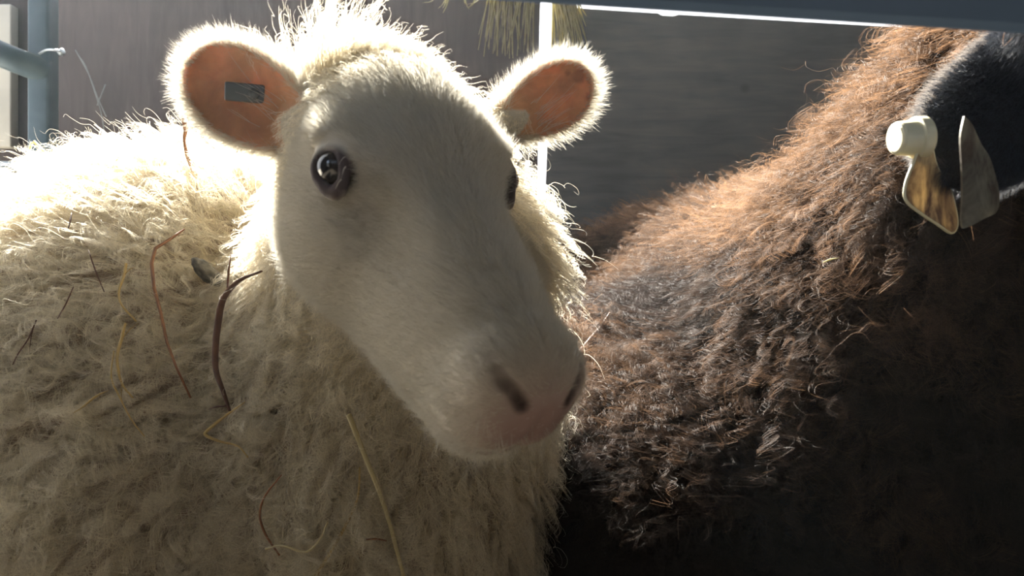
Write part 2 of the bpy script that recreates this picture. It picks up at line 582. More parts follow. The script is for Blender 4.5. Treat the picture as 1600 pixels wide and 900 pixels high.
# ------------------------------------------------------------------ the setting
WALL_Y = 1.85
def wall_poly(name, pts, mat, y0, thick, label_side=None):
    bm = bmesh.new()
    f = bm.faces.new([bm.verts.new((x, y0, z)) for x, z in pts])
    g = bmesh.ops.extrude_face_region(bm, geom=[f])
    for v in g['geom']:
        if isinstance(v, bmesh.types.BMVert): v.co.y += thick
    bmesh.ops.recalc_face_normals(bm, faces=bm.faces)
    o = bm_obj(name, bm, mat, smooth=False)
    o['kind'] = 'structure'
    return o

def wx(px): return (px - 800) / F_PX * WALL_Y
def wz(py): return CAM_Z + (450 - py) / F_PX * WALL_Y

bm = bmesh.new(); box(bm, (-1.42, -2.6, -0.05), (3.2, 3.2, 0.0))
o = bm_obj('floor', bm, M['straw_floor'], smooth=False); o['kind'] = 'structure'
bm = bmesh.new(); box(bm, (-7.0, -0.6, -0.06), (-1.43, 4.5, -0.01))       # unseen pale ground added outside to bounce sun onto the fleece
o = bm_obj('bounce_ground', bm, simple_mat('pale_bounce', (0.52, 0.47, 0.39), (0.66, 0.61, 0.52), 6, 0.9), smooth=False); o['kind'] = 'structure'
# back wall: two plywood sheets with a gap of daylight between them; the right one is lower
wall_poly('wall_back', [(-1.42, 0), (wx(838), 0), (wx(840), wz(300)), (wx(843), wz(40)), (wx(845), wz(-14)), (-1.42, wz(-14))], M['plywood_red'], WALL_Y, 0.018)
tl = lambda px: 5.5 + (px - 850) * (46.0 - 5.5) / (1490 - 850)        # the lower edge of the rail as it shows
wall_poly('wall_back.001', [(wx(852), 0), (3.2, 0), (3.2, wz(tl(2900) + 5)), (wx(1060), wz(tl(1060) + 4)), (wx(1052), wz(tl(1052) + 7)), (wx(1034), wz(tl(1034) + 7)), (wx(1028), wz(tl(1028) + 4)),
                            (wx(905), wz(tl(905) + 4)), (wx(866), wz(tl(866) + 4)), (wx(862), wz(30)), (wx(859), wz(120)), (wx(852), wz(300))], M['plywood'], WALL_Y, 0.018)
bm = bmesh.new()                                     # left wall out of view; both openings were added to let fill light in
box(bm, (-1.42, -1.80, 0), (-1.37, 0.42, 2.13)); box(bm, (-1.42, 1.80, 0), (-1.37, 3.2, 2.13)); box(bm, (-1.42, 0.42, 0), (-1.37, 1.80, 0.12))
box(bm, (-1.42, -2.65, 0), (-1.37, -2.30, 2.13)); box(bm, (-1.42, -2.30, 0), (-1.37, -1.80, 0.9))
o = bm_obj('wall_left', bm, M['boards'], smooth=False); o['kind'] = 'structure'
bm = bmesh.new(); box(bm, (3.2, -2.6, 0), (3.25, 3.2, 2.13)); o = bm_obj('wall_right', bm, M['boards'], smooth=False); o['kind'] = 'structure'
bm = bmesh.new(); box(bm, (-1.42, -2.65, 0), (3.25, -2.6, 2.13)); o = bm_obj('wall_front', bm, M['boards'], smooth=False); o['kind'] = 'structure'
bm = bmesh.new(); box(bm, (-1.42, -2.65, 2.10), (3.25, 0.48, 2.16)); box(bm, (-0.78, 0.48, 2.10), (3.25, 1.88, 2.16)); o = bm_obj('ceiling', bm, M['boards'], smooth=False); o['kind'] = 'structure'  # unseen ceiling; strip at left cut open to let sky light onto the fleece

# the steel rail over the top right corner, nearer than the dark sheep
ra_, rb_ = P(100, tl(100) - 0.5, 0.34), P(2100, tl(2100) - 0.5, 0.34)
bm = bmesh.new()
d = (rb_ - ra_).normalized(); upv = Vector((0, 0, 1)) - d * d.z
upv.normalize(); yv = Vector((0, 1, 0))
sec = []
for (u, v) in [(0.0, -0.002), (0.002, -0.006), (0.058, -0.006), (0.06, -0.003), (0.06, -0.001), (0.058, 0.0), (0.002, 0.0), (0.0, 0.0)]:
    sec.append((u, v))
r0_ = [bm.verts.new(ra_ + upv * u + yv * v) for u, v in sec]
r1_ = [bm.verts.new(rb_ + upv * u + yv * v) for u, v in sec]
for q in range(len(sec)):
    bm.faces.new((r0_[q], r0_[(q + 1) % 8], r1_[(q + 1) % 8], r1_[q]))
bm.faces.new(r0_); bm.faces.new(r1_[::-1])
bmesh.ops.recalc_face_normals(bm, faces=bm.faces)
o = bm_obj('steel_rail', bm, M['rail'], smooth=False)
tag(o, 'blue-grey steel rail crossing the top right corner above the dark sheep', 'rail')

exec_parts = []
print('setup', round(time.time() - T0, 1))

# ------------------------------------------------------------------ ears as leaf-shaped shells in the field
class Ear:
    def __init__(self, base, tip, face, width, cup=9.0, th=0.0022, base_w=0.55, bend=0.0, peak=0.5):
        self.B = npv(base); T = npv(tip)
        self.L = np.linalg.norm(T - self.B)
        self.a = (T - self.B) / self.L
        n = npv(face); n = n - self.a * (n @ self.a); self.n = n / np.linalg.norm(n)
        self.b = np.cross(self.n, self.a)
        self.W = width; self.cup = cup; self.th = th; self.bw = base_w; self.bend = bend; self.pk = peak
    def loc(self, X, Y, Z):
        x, y, z = X - self.B[0], Y - self.B[1], Z - self.B[2]
        return tuple(x * v[0] + y * v[1] + z * v[2] for v in (self.a, self.b, self.n))
    def width(self, s):
        pk = self.pk
        up = self.bw + (1 - self.bw) * np.sin(np.clip(s / pk, 0, 1) * math.pi / 2)
        dn = np.sqrt(np.clip(1 - (np.clip((s - pk) / (1 - pk), 0, 1)) ** 2.2, 0, 1))
        return self.W * np.where(s < pk, up, dn)
    def parts(self, X, Y, Z):
        A, Bc, C = self.loc(X, Y, Z)
        s = A / self.L
        w = self.width(s)
        d2 = np.maximum(np.abs(Bc) - w, np.where(s > self.pk, (s - 1) * self.L, -1))
        d2 = np.maximum(d2, -A - 0.012)
        # 2-D distance towards the tip is gentler than |b|-w alone
        el = (np.sqrt((Bc / self.W) ** 2 + (np.clip(s - self.pk, 0, 9) / (1 - self.pk)) ** 2) - 1) * self.W
        d2 = np.where(s > self.pk, el, d2)
        c0 = self.cup * Bc ** 2 * (1.15 - 0.5 * np.clip(s, 0, 1)) + self.bend * (np.clip(s, 0, 1.2) * self.L) ** 2
        dc = C - c0
        return s, Bc, d2, dc
    def sdf(self, X, Y, Z):
        s, Bc, d2, dc = self.parts(X, Y, Z)
        th = self.th * (1 + 1.2 * np.clip(0.35 - s, 0, 1))
        e = np.abs(dc) / np.sqrt(1 + (2 * self.cup * Bc) ** 2) - th
        k = 0.003
        h = np.clip(0.5 + 0.5 * (e - d2) / k, 0, 1)
        return d2 * (1 - h) + e * h + k * h * (1 - h)
    def add(self, fld, k=0.006):
        T = self.B + self.a * self.L
        lo = np.minimum(self.B, T) - self.W - 0.02; hi = np.maximum(self.B, T) + self.W + 0.02
        fld.add(self.sdf, lo, hi, k)
    def classify(self, V):
        s, Bc, d2, dc = self.parts(V[:, 0], V[:, 1], V[:, 2])
        near = (np.abs(dc) < 0.007) & (d2 < 0.004) & (s > 0.02)
        return s, Bc, d2, dc, near

# ------------------------------------------------------------------ the white sheep
EYE_MID = npv(P(662, 263, 0.50))
fw = npv((0.452, -0.605, -0.665)); fw /= np.linalg.norm(fw)
lat = npv((0.80, 0.60, 0.02)); lat -= fw * (lat @ fw); lat /= np.linalg.norm(lat)
upl = np.cross(lat, fw)
if upl[2] < 0: upl = -upl
HR = np.stack([lat, fw, upl])                      # rows: lateral, forward, up axes of the head
HS = 0.97
def H(l, f, u): return EYE_MID + HS * (lat * l + fw * f + upl * u)
def to_head(V): return ((V - EYE_MID) @ HR.T) / HS

NOSTRIL = [(0.0305, 0.155, -0.003), (0.0265, 0.164, -0.010), (0.0205, 0.170, -0.0135), (0.0150, 0.174, -0.020)]

def white_sheep():
    xs = axis_coords(-1.05, 0.30, -0.235, 0.125, 0.012, 0.0023)
    ys = axis_coords(0.22, 1.95, 0.30, 0.66, 0.012, 0.0023)
    zs = axis_coords(-0.02, 1.02, 0.545, 0.955, 0.012, 0.0023)
    fl = Field(xs, ys, zs)
    # trunk, neck, chest
    fl.cone((-0.335, 0.90, 0.558), (-0.60, 1.50, 0.500), 0.270, 0.250, 0.03)
    fl.ellipsoid((-0.49, 1.18, 0.53), (0.30, 0.42, 0.24), None, 0.06)
    fl.ellipsoid((-0.62, 1.58, 0.61), (0.17, 0.16, 0.18), None, 0.06)
    fl.cone(P(565, 760, 0.82), (-0.33, 0.87, 0.60), 0.140, 0.19, 0.06)
    fl.cone(H(0.018, -0.080, -0.050), P(585, 640, 0.76), 0.056, 0.120, 0.05)
    fl.cone(P(656, 420, 0.70), P(565, 800, 0.78), 0.104, 0.137, 0.05)
    # legs
    for (x, y, fr) in ((-0.42, 0.78, 1), (-0.18, 0.84, 1), (-0.72, 1.48, 0), (-0.48, 1.56, 0)):
        dx, dy = (0.35, -0.92)
        if fr:
            fl.cone((x, y, 0.46), (x + 0.01, y - 0.01, 0.24), 0.075, 0.036, 0.04)
            fl.cone((x + 0.01, y - 0.01, 0.24), (x, y, 0.07), 0.030, 0.022, 0.01)
        else:
            fl.cone((x, y, 0.50), (x + 0.05, y - 0.05, 0.34), 0.110, 0.055, 0.04)
            fl.cone((x + 0.05, y - 0.05, 0.34), (x - 0.04, y + 0.04, 0.22), 0.050, 0.028, 0.02)
            fl.cone((x - 0.04, y + 0.04, 0.22), (x - 0.02, y + 0.02, 0.07), 0.026, 0.022, 0.01)
            x -= 0.02; y += 0.02
        fl.cone((x, y, 0.07), (x + 0.03 * dx, y + 0.03 * dy, 0.025), 0.024, 0.030, 0.01)
    # head
    E = lambda c, r, k=0.02: fl.ellipsoid(H(*c), np.array(r) * HS, HR, k)
    E((0.002, -0.047, -0.026), (0.059, 0.064, 0.062), 0.03)
    E((0, -0.015, -0.012), (0.060, 0.055, 0.052), 0.02)
    C = lambda a, b, ra, rb, k=0.02: fl.cone(H(*a), H(*b), ra * HS, rb * HS, k)
    C((0, 0.010, -0.016), (0, 0.130, -0.024), 0.043, 0.028, 0.02)
    C((0, 0.000, -0.050), (0, 0.133, -0.045), 0.050, 0.034, 0.02)
    C((0, -0.045, -0.078), (0, 0.132, -0.060), 0.046, 0.025, 0.02)
    for s in (-1, 1):
        E((s * 0.032, -0.012, -0.055), (0.036, 0.050, 0.044), 0.02)
        E((s * 0.052, -0.010, 0.006), (0.018, 0.022, 0.009), 0.015)
        E((s * 0.014, 0.146, -0.049), (0.023, 0.024, 0.020), 0.008)
        E((s * 0.018, 0.148, -0.022), (0.018, 0.020, 0.018), 0.01)
    E((0, 0.149, -0.030), (0.030, 0.028, 0.030), 0.012)
    E((0, 0.139, -0.067), (0.022, 0.022, 0.015), 0.008)
    for s in (-1, 1):                                   # the hollow before each eye
        fl.ellipsoid(H(s * 0.064, 0.058, -0.006), (0.020, 0.036, 0.018), HR, 0.022, 'cut')
    # creases: mouth line, philtrum, lid folds
    def crease(X, Y, Z):
        x, y, z = X - EYE_MID[0], Y - EYE_MID[1], Z - EYE_MID[2]
        l, f, u = (x * v[0] + y * v[1] + z * v[2] for v in HR)
        um = -0.062 + 0.10 * np.clip(0.14 - f, 0, 1) * 0.3 - 4.0 * l ** 2 * 0.6
        m = 0.0050 * np.exp(-((u - um) / 0.0032) ** 2) * np.clip((f - 0.08) / 0.03, 0, 1)
        ph = 0.0022 * np.exp(-(l / 0.003) ** 2) * np.clip((f - 0.152) / 0.01, 0, 1) * np.clip((-0.018 - u) / 0.006, 0, 1)
        return m + ph
    fl.add(crease, H(0, 0.1, -0.05) - 0.09, H(0, 0.1, -0.05) + 0.09, 0.01, 'disp')
    # eyes
    eyes = []
    for s in (-1, 1):
        out = unit(lat * s * 0.86 + fw * 0.33 + upl * 0.40)
        c = H(s * 0.0555, 0.002, -0.004)
        fl.ellipsoid(c + out * 0.009, (0.016, 0.013, 0.012), np.stack([unit(fw * 0.9 - upl * 0.5), np.cross(out, unit(fw * 0.9 - upl * 0.5)), out]), 0.006, 'cut')
        eyes.append((c, out, s))
        # lids: a ring about the opening, long towards the nose
        e1 = unit(fw * 0.85 - upl * 0.55 - out * (out @ (fw * 0.85 - upl * 0.55))); e2 = np.cross(out, e1)
        def ring(X, Y, Z, c=c, out=out, e1=e1, e2=e2):
            x, y, z = X - c[0], Y - c[1], Z - c[2]
            p, q, w = (x * v[0] + y * v[1] + z * v[2] for v in (e1, e2, out))
            pp = np.where(p > 0, p / 1.45, p)
            rr = np.sqrt(pp ** 2 + (q * 1.12) ** 2)
            return np.sqrt((rr - 0.0100) ** 2 + (w - 0.0085 + 0.18 * np.abs(p)) ** 2) - 0.0034
        fl.add(ring, c - 0.03, c + 0.03, 0.005)
    # nostrils: comma slits
    for s in (-1, 1):
        pts = [H(s * q[0], q[1], q[2]) for q in NOSTRIL]
        for a, b, r1, r2 in zip(pts, pts[1:], (0.0046, 0.0034, 0.0030), (0.0034, 0.0030, 0.0020)):
            fl.cone(a, b, r1, r2, 0.002, 'cut')
    # ears
    earL = Ear(P(490, 210, 0.530), P(290, 98, 0.548), (0.10, -1.0, -0.22), 0.0300, cup=9.0, base_w=0.5, peak=0.52)
    earR = Ear(P(785, 195, 0.600), P(926, 116, 0.60), (0.62, -0.75, 0.0), 0.0245, cup=11.0, base_w=0.45, peak=0.54)
    for e in (earL, earR):
        fl.cone(e.B - e.a * 0.02, e.B + e.a * 0.012 - e.n * 0.004, 0.022, 0.013, 0.012)
        e.add(fl, 0.006)
    V, Q = fl.mesh()
    V = smooth_mesh(V, Q, 2)
    print('white sdf', len(V), round(time.time() - T0, 1))

    # pigment
    h = to_head(V)
    pig = np.tile(np.array([0.56, 0.52, 0.44]), (len(V), 1))
    away = np.clip((np.linalg.norm(to_head(V), axis=1) - 0.20) / 0.06, 0, 1)[:, None]
    pig = pig * (1 - away) + np.array([0.42, 0.33, 0.26]) * away           # dull skin under the fleece
    def blend(mask, col):
        nonlocal pig
        m = np.clip(mask, 0, 1)[:, None]
        pig = pig * (1 - m) + np.array(col) * m
    hd = (np.linalg.norm(h, axis=1) < 0.25)
    nose = np.exp(-((h[:, 0] / 0.034) ** 2 + ((h[:, 1] - 0.170) / 0.024) ** 2 + ((h[:, 2] + 0.034) / 0.030) ** 2)) * hd
    blend(nose * 1.25, (0.33, 0.225, 0.21))
    lips = np.exp(-((h[:, 2] + 0.064 + 2.4 * h[:, 0] ** 2) / 0.007) ** 2) * np.clip((h[:, 1] - 0.12) / 0.03, 0, 1) * hd
    blend(lips * 0.9, (0.28, 0.17, 0.15))
    for s in (-1, 1):
        for a in [NOSTRIL[0], *(tuple(0.5 * (x + y) for x, y in zip(p_, q_)) for p_, q_ in zip(NOSTRIL, NOSTRIL[1:])), *NOSTRIL[1:]]:
            dd = np.linalg.norm(h - np.array([s * a[0], a[1], a[2]]), axis=1)
            blend(np.clip(1.6 - dd / 0.0036, 0, 1) * hd, (0.035, 0.022, 0.02))
    for c, out, s in eyes:
        dd = np.linalg.norm(V - (c + out * 0.008 + fw * 0.004 - upl * 0.002), axis=1)
        blend(np.clip((0.0165 - dd) / 0.004, 0, 1), (0.07, 0.055, 0.055))
        for kk in (0.008, 0.013, 0.018):                 # dark inner corner
            dd = np.linalg.norm(V - (c + out * 0.007 + (fw * 0.9 - upl * 0.5) * kk), axis=1)
            blend(np.clip((0.0075 - 0.15 * kk - dd) / 0.003, 0, 1) * 0.85, (0.08, 0.06, 0.06))
        tear = H(s * 0.050, 0.035, -0.012)
        dd = np.linalg.norm((V - tear) @ np.stack([lat / 0.012, fw / 0.016, upl / 0.010]).T, axis=1)
        blend(np.clip(1.2 - dd, 0, 1) * 0.6, (0.30, 0.20, 0.18))
    earf = np.zeros(len(V), bool); bare = np.zeros(len(V), bool)
    for e in (earL, earR):
        s, Bc, d2, dc, near = e.classify(V)
        near &= s > 0.04
        earf |= near
        inner = near & (dc > 0) & (d2 < -0.0045)
        bare |= inner
        blend(near * 1.0, (0.66, 0.36, 0.20))
        if e is earR:
            for (ss, bb, rr) in ((0.86, 0.004, 0.0055), (0.93, 0.008, 0.003), (0.86, -0.012, 0.003), (0.78, 0.010, 0.003)):
                dd = np.hypot((s - ss) * e.L, Bc - bb)
                blend(near * np.clip((rr - dd) / 0.0015, 0, 1) * 0.55, (0.20, 0.08, 0.06))
    me = make_mesh('sheep', V, Q, [M['skin'], M['ear']])
    at = me.attributes.new('pigment', 'FLOAT_COLOR', 'POINT')
    at.data.foreach_set('color', np.concatenate([pig, np.ones((len(V), 1))], 1).astype(np.float32).ravel())
    fm = earf[Q].mean(1) > 0.5
    me.polygons.foreach_set('material_index', fm.astype(np.int32))
    root = link('sheep', me)
    tag(root, 'white woolly sheep facing the camera with head turned to the right', 'sheep')

    # eyes
    for c, out, s in eyes:
        bm = bmesh.new()
        bmesh.ops.create_uvsphere(bm, u_segments=32, v_segments=20, radius=0.0118)
        for v in bm.verts:
            if v.co.z > 0.0075: v.co.z += (v.co.z - 0.0075) * 0.35
        eo = bm_obj('eye', bm, M['eye'], root)
        e1 = Vector(unit(fw * 0.85 - upl * 0.55)); zo = Vector(out)
        e1 = (e1 - zo * e1.dot(zo)).normalized(); e2 = zo.cross(e1)
        eo.matrix_local = Matrix.Translation(Vector(c)) @ Matrix((e1, e2, zo)).transposed().to_4x4()
    # ------------- coat
    ctr = V[Q].mean(1)
    hc = to_head(ctr)
    bare_f = bare[Q].mean(1) > 0.4
    ear_any = earf[Q].mean(1) > 0.3
    fnorm = unit(np.cross(V[Q[:, 2]] - V[Q[:, 0]], V[Q[:, 3]] - V[Q[:, 1]]))
    view = unit(npv((0, 0, CAM_Z)) - ctr)
    facing = np.sum(fnorm * view, 1)
    vis = in_view(ctr)
    # where the face ends and the fleece starts
    l, f, u = hc.T
    near_head = (np.linalg.norm(hc * np.array([1, 1, 1]), axis=1) < 0.25)
    line = -0.075 + 0.0 * u
    dface = np.minimum(f + 0.052 + 0.22 * (u + 0.02) * (u < -0.02), 1.0)       # > 0 : face side
    low = (u < -0.122 + 0.15 * np.clip(f, 0, 1))                                # the throat belongs to the neck
    is_face = near_head & (dface > 0) & (~low) & (~ear_any)
    is_wool = (~is_face) & (~ear_any) & (ctr[:, 2] > 0.33)
    comb_of = lambda p: None
    # fleece
    wm = (is_wool & vis & (facing > -0.75)).astype(float)
    dist = ctr[:, 1]
    wm *= np.clip((0.62 / np.maximum(dist, 0.4)) ** 1.2, 0.3, 1.5)
    p, n, fi = sample_surface(V, Q, N_WHITE, wm)
    dn = np.zeros_like(p) + np.array([-0.65, 0.15, -0.75])
    comb = dn + vnoise(p, 9.0, 5) * 0.5
    hp = to_head(p)
    near = np.linalg.norm(hp, axis=1)
    shorter = np.clip((near - 0.075) / 0.18, 0.25, 1.0)
    half = int(N_WHITE * 0.86)
    groups = []
    hN = int(N_WHITE * 0.40)
    w1, r1 = fleece(p[:hN], n[:hN], comb[:hN], hN // 14, 0.019, 0.0024, 0.012, K=16, clump=0.45, lift=0.60, r0=0.00014, seed=10, crimp=0.0016)
    w2, r2 = fleece(p[hN:], n[hN:], comb[hN:], (N_WHITE - hN) // 15, 0.055, 0.0072, 0.021, K=16, clump=0.94, lift=0.66, r0=0.00017, seed=11, stray=0.04, tipopen=0.12, scatter=0.22, crimp=0.0006)
    # loose single curls over the mat
    pc, nc, fi = sample_surface(V, Q, 42000, wm)
    cc = np.array([-0.60, 0.15, -0.80]) + vnoise(pc, 9.0, 5) * 0.6
    w3, r3 = fleece(pc, nc, cc, 4600, 0.058, 0.0066, 0.021, K=16, clump=0.965, lift=0.84, r0=0.00017, seed=14, stray=0.02, tipopen=0.05, scatter=0.35, crimp=0.0004)
    p = np.concatenate([p, pc]); hp = to_head(p)
    shorter = np.clip((np.linalg.norm(hp, axis=1) - 0.075) / 0.18, 0.25, 1.0)
    wool = np.concatenate([w1, w2, w3]); rad = np.concatenate([r1, r2, r3])
    wool = p[:, None, :] + (wool - p[:, None, :]) * shorter[:, None, None]
    hair_object('fleece', wool, rad, M['wool_white'], root)
    # poll tuft: long loose curls standing up behind the forehead
    tc = H(-0.030, -0.118, -0.012)
    m = (np.linalg.norm((ctr - tc) * np.array([1, 0.6, 1]), axis=1) < 0.032) & (~ear_any) & (fnorm[:, 2] > 0.1)
    m2 = (np.linalg.norm(ctr - H(0.015, -0.105, 0.02), axis=1) < 0.05) & (~ear_any) & (fnorm[:, 2] > 0.1)
    if m.sum() > 4:
        p, n, fi = sample_surface(V, Q, 1500, m.astype(float) + 0.0 * m2)
        comb = np.tile(np.array([-0.15, 0.35, 1.0]), (len(p), 1)) + vnoise(p, 40, 9) * 0.8
        w2, r2 = fleece(p, n, comb, 90, 0.046, 0.0055, 0.017, K=14, clump=0.75, lift=0.9, r0=0.00013, stray=0.25, seed=12, lenvar=0.5)
        hair_object('poll_wool', w2, r2, M['wool_white'], root)
    # a low ridge of fuzz along the crown
    m = (np.linalg.norm((hc - np.array([0.010, -0.096, -0.006])) / np.array([0.054, 0.028, 0.045]), axis=1) < 1.0) & (~ear_any)
    if m.sum() > 4:
        p, n, fi = sample_surface(V, Q, 9000, m.astype(float))
        comb = np.tile(lat * 0.5 + np.array([0, 0.2, 0.3]), (len(p), 1)) + vnoise(p, 40, 19) * 0.8
        w2, r2 = fleece(p, n, comb, 500, 0.021, 0.0022, 0.010, K=9, clump=0.45, lift=0.95, r0=0.00012, stray=0.10, seed=17, lenvar=0.4)
        hair_object('crown_wool', w2, r2, M['wool_white'], root)
    # short face coat
    fmk = (is_face & (facing > -0.6)).astype(float)
    nosef = np.exp(-((l / 0.030) ** 2 + ((f - 0.174) / 0.018) ** 2 + ((u + 0.034) / 0.026) ** 2))
    fmk *= np.clip(1.0 - 1.5 * nosef, 0.03, 1)
    for c, out, s in eyes:
        fmk *= (np.linalg.norm(ctr - (c + out * 0.008), axis=1) > 0.0162)
        fmk *= (np.linalg.norm(ctr - (c + out * 0.007 + (fw * 0.9 - upl * 0.5) * 0.014), axis=1) > 0.0085)
    for s in (-1, 1):
        for a in NOSTRIL:
            fmk *= (np.linalg.norm(hc - np.array([s * a[0], a[1], a[2]]), axis=1) > 0.0068)
    p, n, fi = sample_surface(V, Q, N_FACE, fmk)
    hp = to_head(p)
    comb = -fw[None, :] * 1.0 + n * 0 + lat[None, :] * (np.sign(hp[:, :1]) * 0.25) + np.array([0, 0, -0.25]) + vnoise(p, 25, 21) * 0.3
    Lh = 0.0075 + 0.005 * np.clip((-hp[:, 1] - 0.01) / 0.06, 0, 1) + 0.006 * np.clip((-hp[:, 2] - 0.06) / 0.05, 0, 1)
    Lh *= np.clip(0.35 + (0.19 - hp[:, 1]) / 0.10, 0.4, 1.0)
    sh, sr = short_hair(p, n, comb, Lh, 0.85, 5, 0.000085, 31)
    hair_object('face_hair', sh, sr, M['hair_white'], root)
    # ear coat: back and rim, none on the bare inside
    em = (ear_any & (~bare_f)).astype(float)
    p, n, fi = sample_surface(V, Q, N_EAR, em)
    comb = np.zeros_like(p)
    for e in (earL, earR):
        s, Bc, d2, dc, near = e.classify(p)
        dirv = e.a[None, :] * (0.3 + 0.9 * np.clip(s, 0, 1))[:, None] + e.b[None, :] * (np.sign(Bc) * 0.9 * np.clip(np.abs(Bc) / e.W, 0, 1))[:, None]
        comb[near] = dirv[near]
    eh, er = short_hair(p, n, comb, 0.0115 * np.ones(len(p)), 0.75, 5, 0.000085, 33, mess=0.3, bend=0.2)
    hair_object('ear_hair', eh, er, M['hair_white'], root)
    # long loose hairs from the ear base and over the bare inside
    pts = []; rr = np.random.default_rng(5)
    for e, nn in ((earR, 34), (earL, 14)):
        for i in range(nn):
            s0 = rr.uniform(0.18, 0.42); b0 = -e.W * rr.uniform(-0.2, 0.75) if e is earR else e.W * rr.uniform(-0.3, 0.6)
            q0 = e.B + e.a * (s0 * e.L) + e.b * b0 + e.n * (e.cup * b0 * b0 + 0.002)
            dr = unit(e.a * 1.0 + e.b * rr.uniform(-0.2, 0.35) + e.n * rr.uniform(0.1, 0.45) + np.array([0, 0, rr.uniform(-0.1, 0.5)]))
            Ls = rr.uniform(0.012, 0.034)
            cv = unit(rr.normal(size=3)) * 0.12
            pts.append([q0 + dr * (Ls * t) + cv * (Ls * t * t) for t in np.linspace(0, 1, 7)])
    pts = np.array(pts)
    hair_object('ear_tuft', pts, np.tile(0.00019 * (1 - 0.75 * np.linspace(0, 1, 7)), (len(pts), 1)), M['hair_white'], root)
    # lashes over each eye and chin whiskers
    pts = []
    for c, out, s in eyes:
        for i in range(34 if s > 0 else 5):
            a = rr.uniform(-1.2, 0.9)
            e1 = unit(fw * 0.85 - upl * 0.55); e1 = unit(e1 - out * (out @ e1)); e2 = np.cross(out, e1)
            if e2[2] < 0: e2 = -e2
            q0 = c + out * 0.0105 + e1 * (0.0135 * math.sin(a)) + e2 * (0.0125 * math.cos(a))
            dr = unit(out * 1.0 + e2 * 0.25 - np.array([0, 0, 0.35]) + rr.normal(size=3) * 0.12)
            Ls = rr.uniform(0.010, 0.020) if s > 0 else rr.uniform(0.005, 0.009)
            pts.append([q0 + dr * (Ls * t) - npv((0, 0, 0.004)) * t * t for t in np.linspace(0, 1, 6)])
    pts = np.array(pts)
    hair_object('eyelashes', pts, np.tile(0.00013 * (1 - 0.8 * np.linspace(0, 1, 6)), (len(pts), 1)), M['hair_white'], root)
    wk = (is_face & (np.exp(-(((f - 0.153) / 0.025) ** 2 + ((u + 0.055) / 0.030) ** 2)) > 0.35)).astype(float)
    p, n, fi = sample_surface(V, Q, 420, wk)
    comb = -fw[None, :] * 0.2 + np.array([0, 0, -0.6]) + vnoise(p, 60, 3) * 0.4
    wh, wr = short_hair(p, n, comb, 0.014 * np.ones(len(p)), 0.45, 6, 0.00010, 35, mess=0.3, var=0.5)
    hair_object('whiskers', wh, wr, M['hair_white'], root)
    print('white coat', round(time.time() - T0, 1))
    return root, V, Q, earL, earR

N_WHITE, N_FACE, N_EAR, N_DARK = 180000, 90000, 26000, 200000
WS, WV, WQ, EARL, EARR = white_sheep()

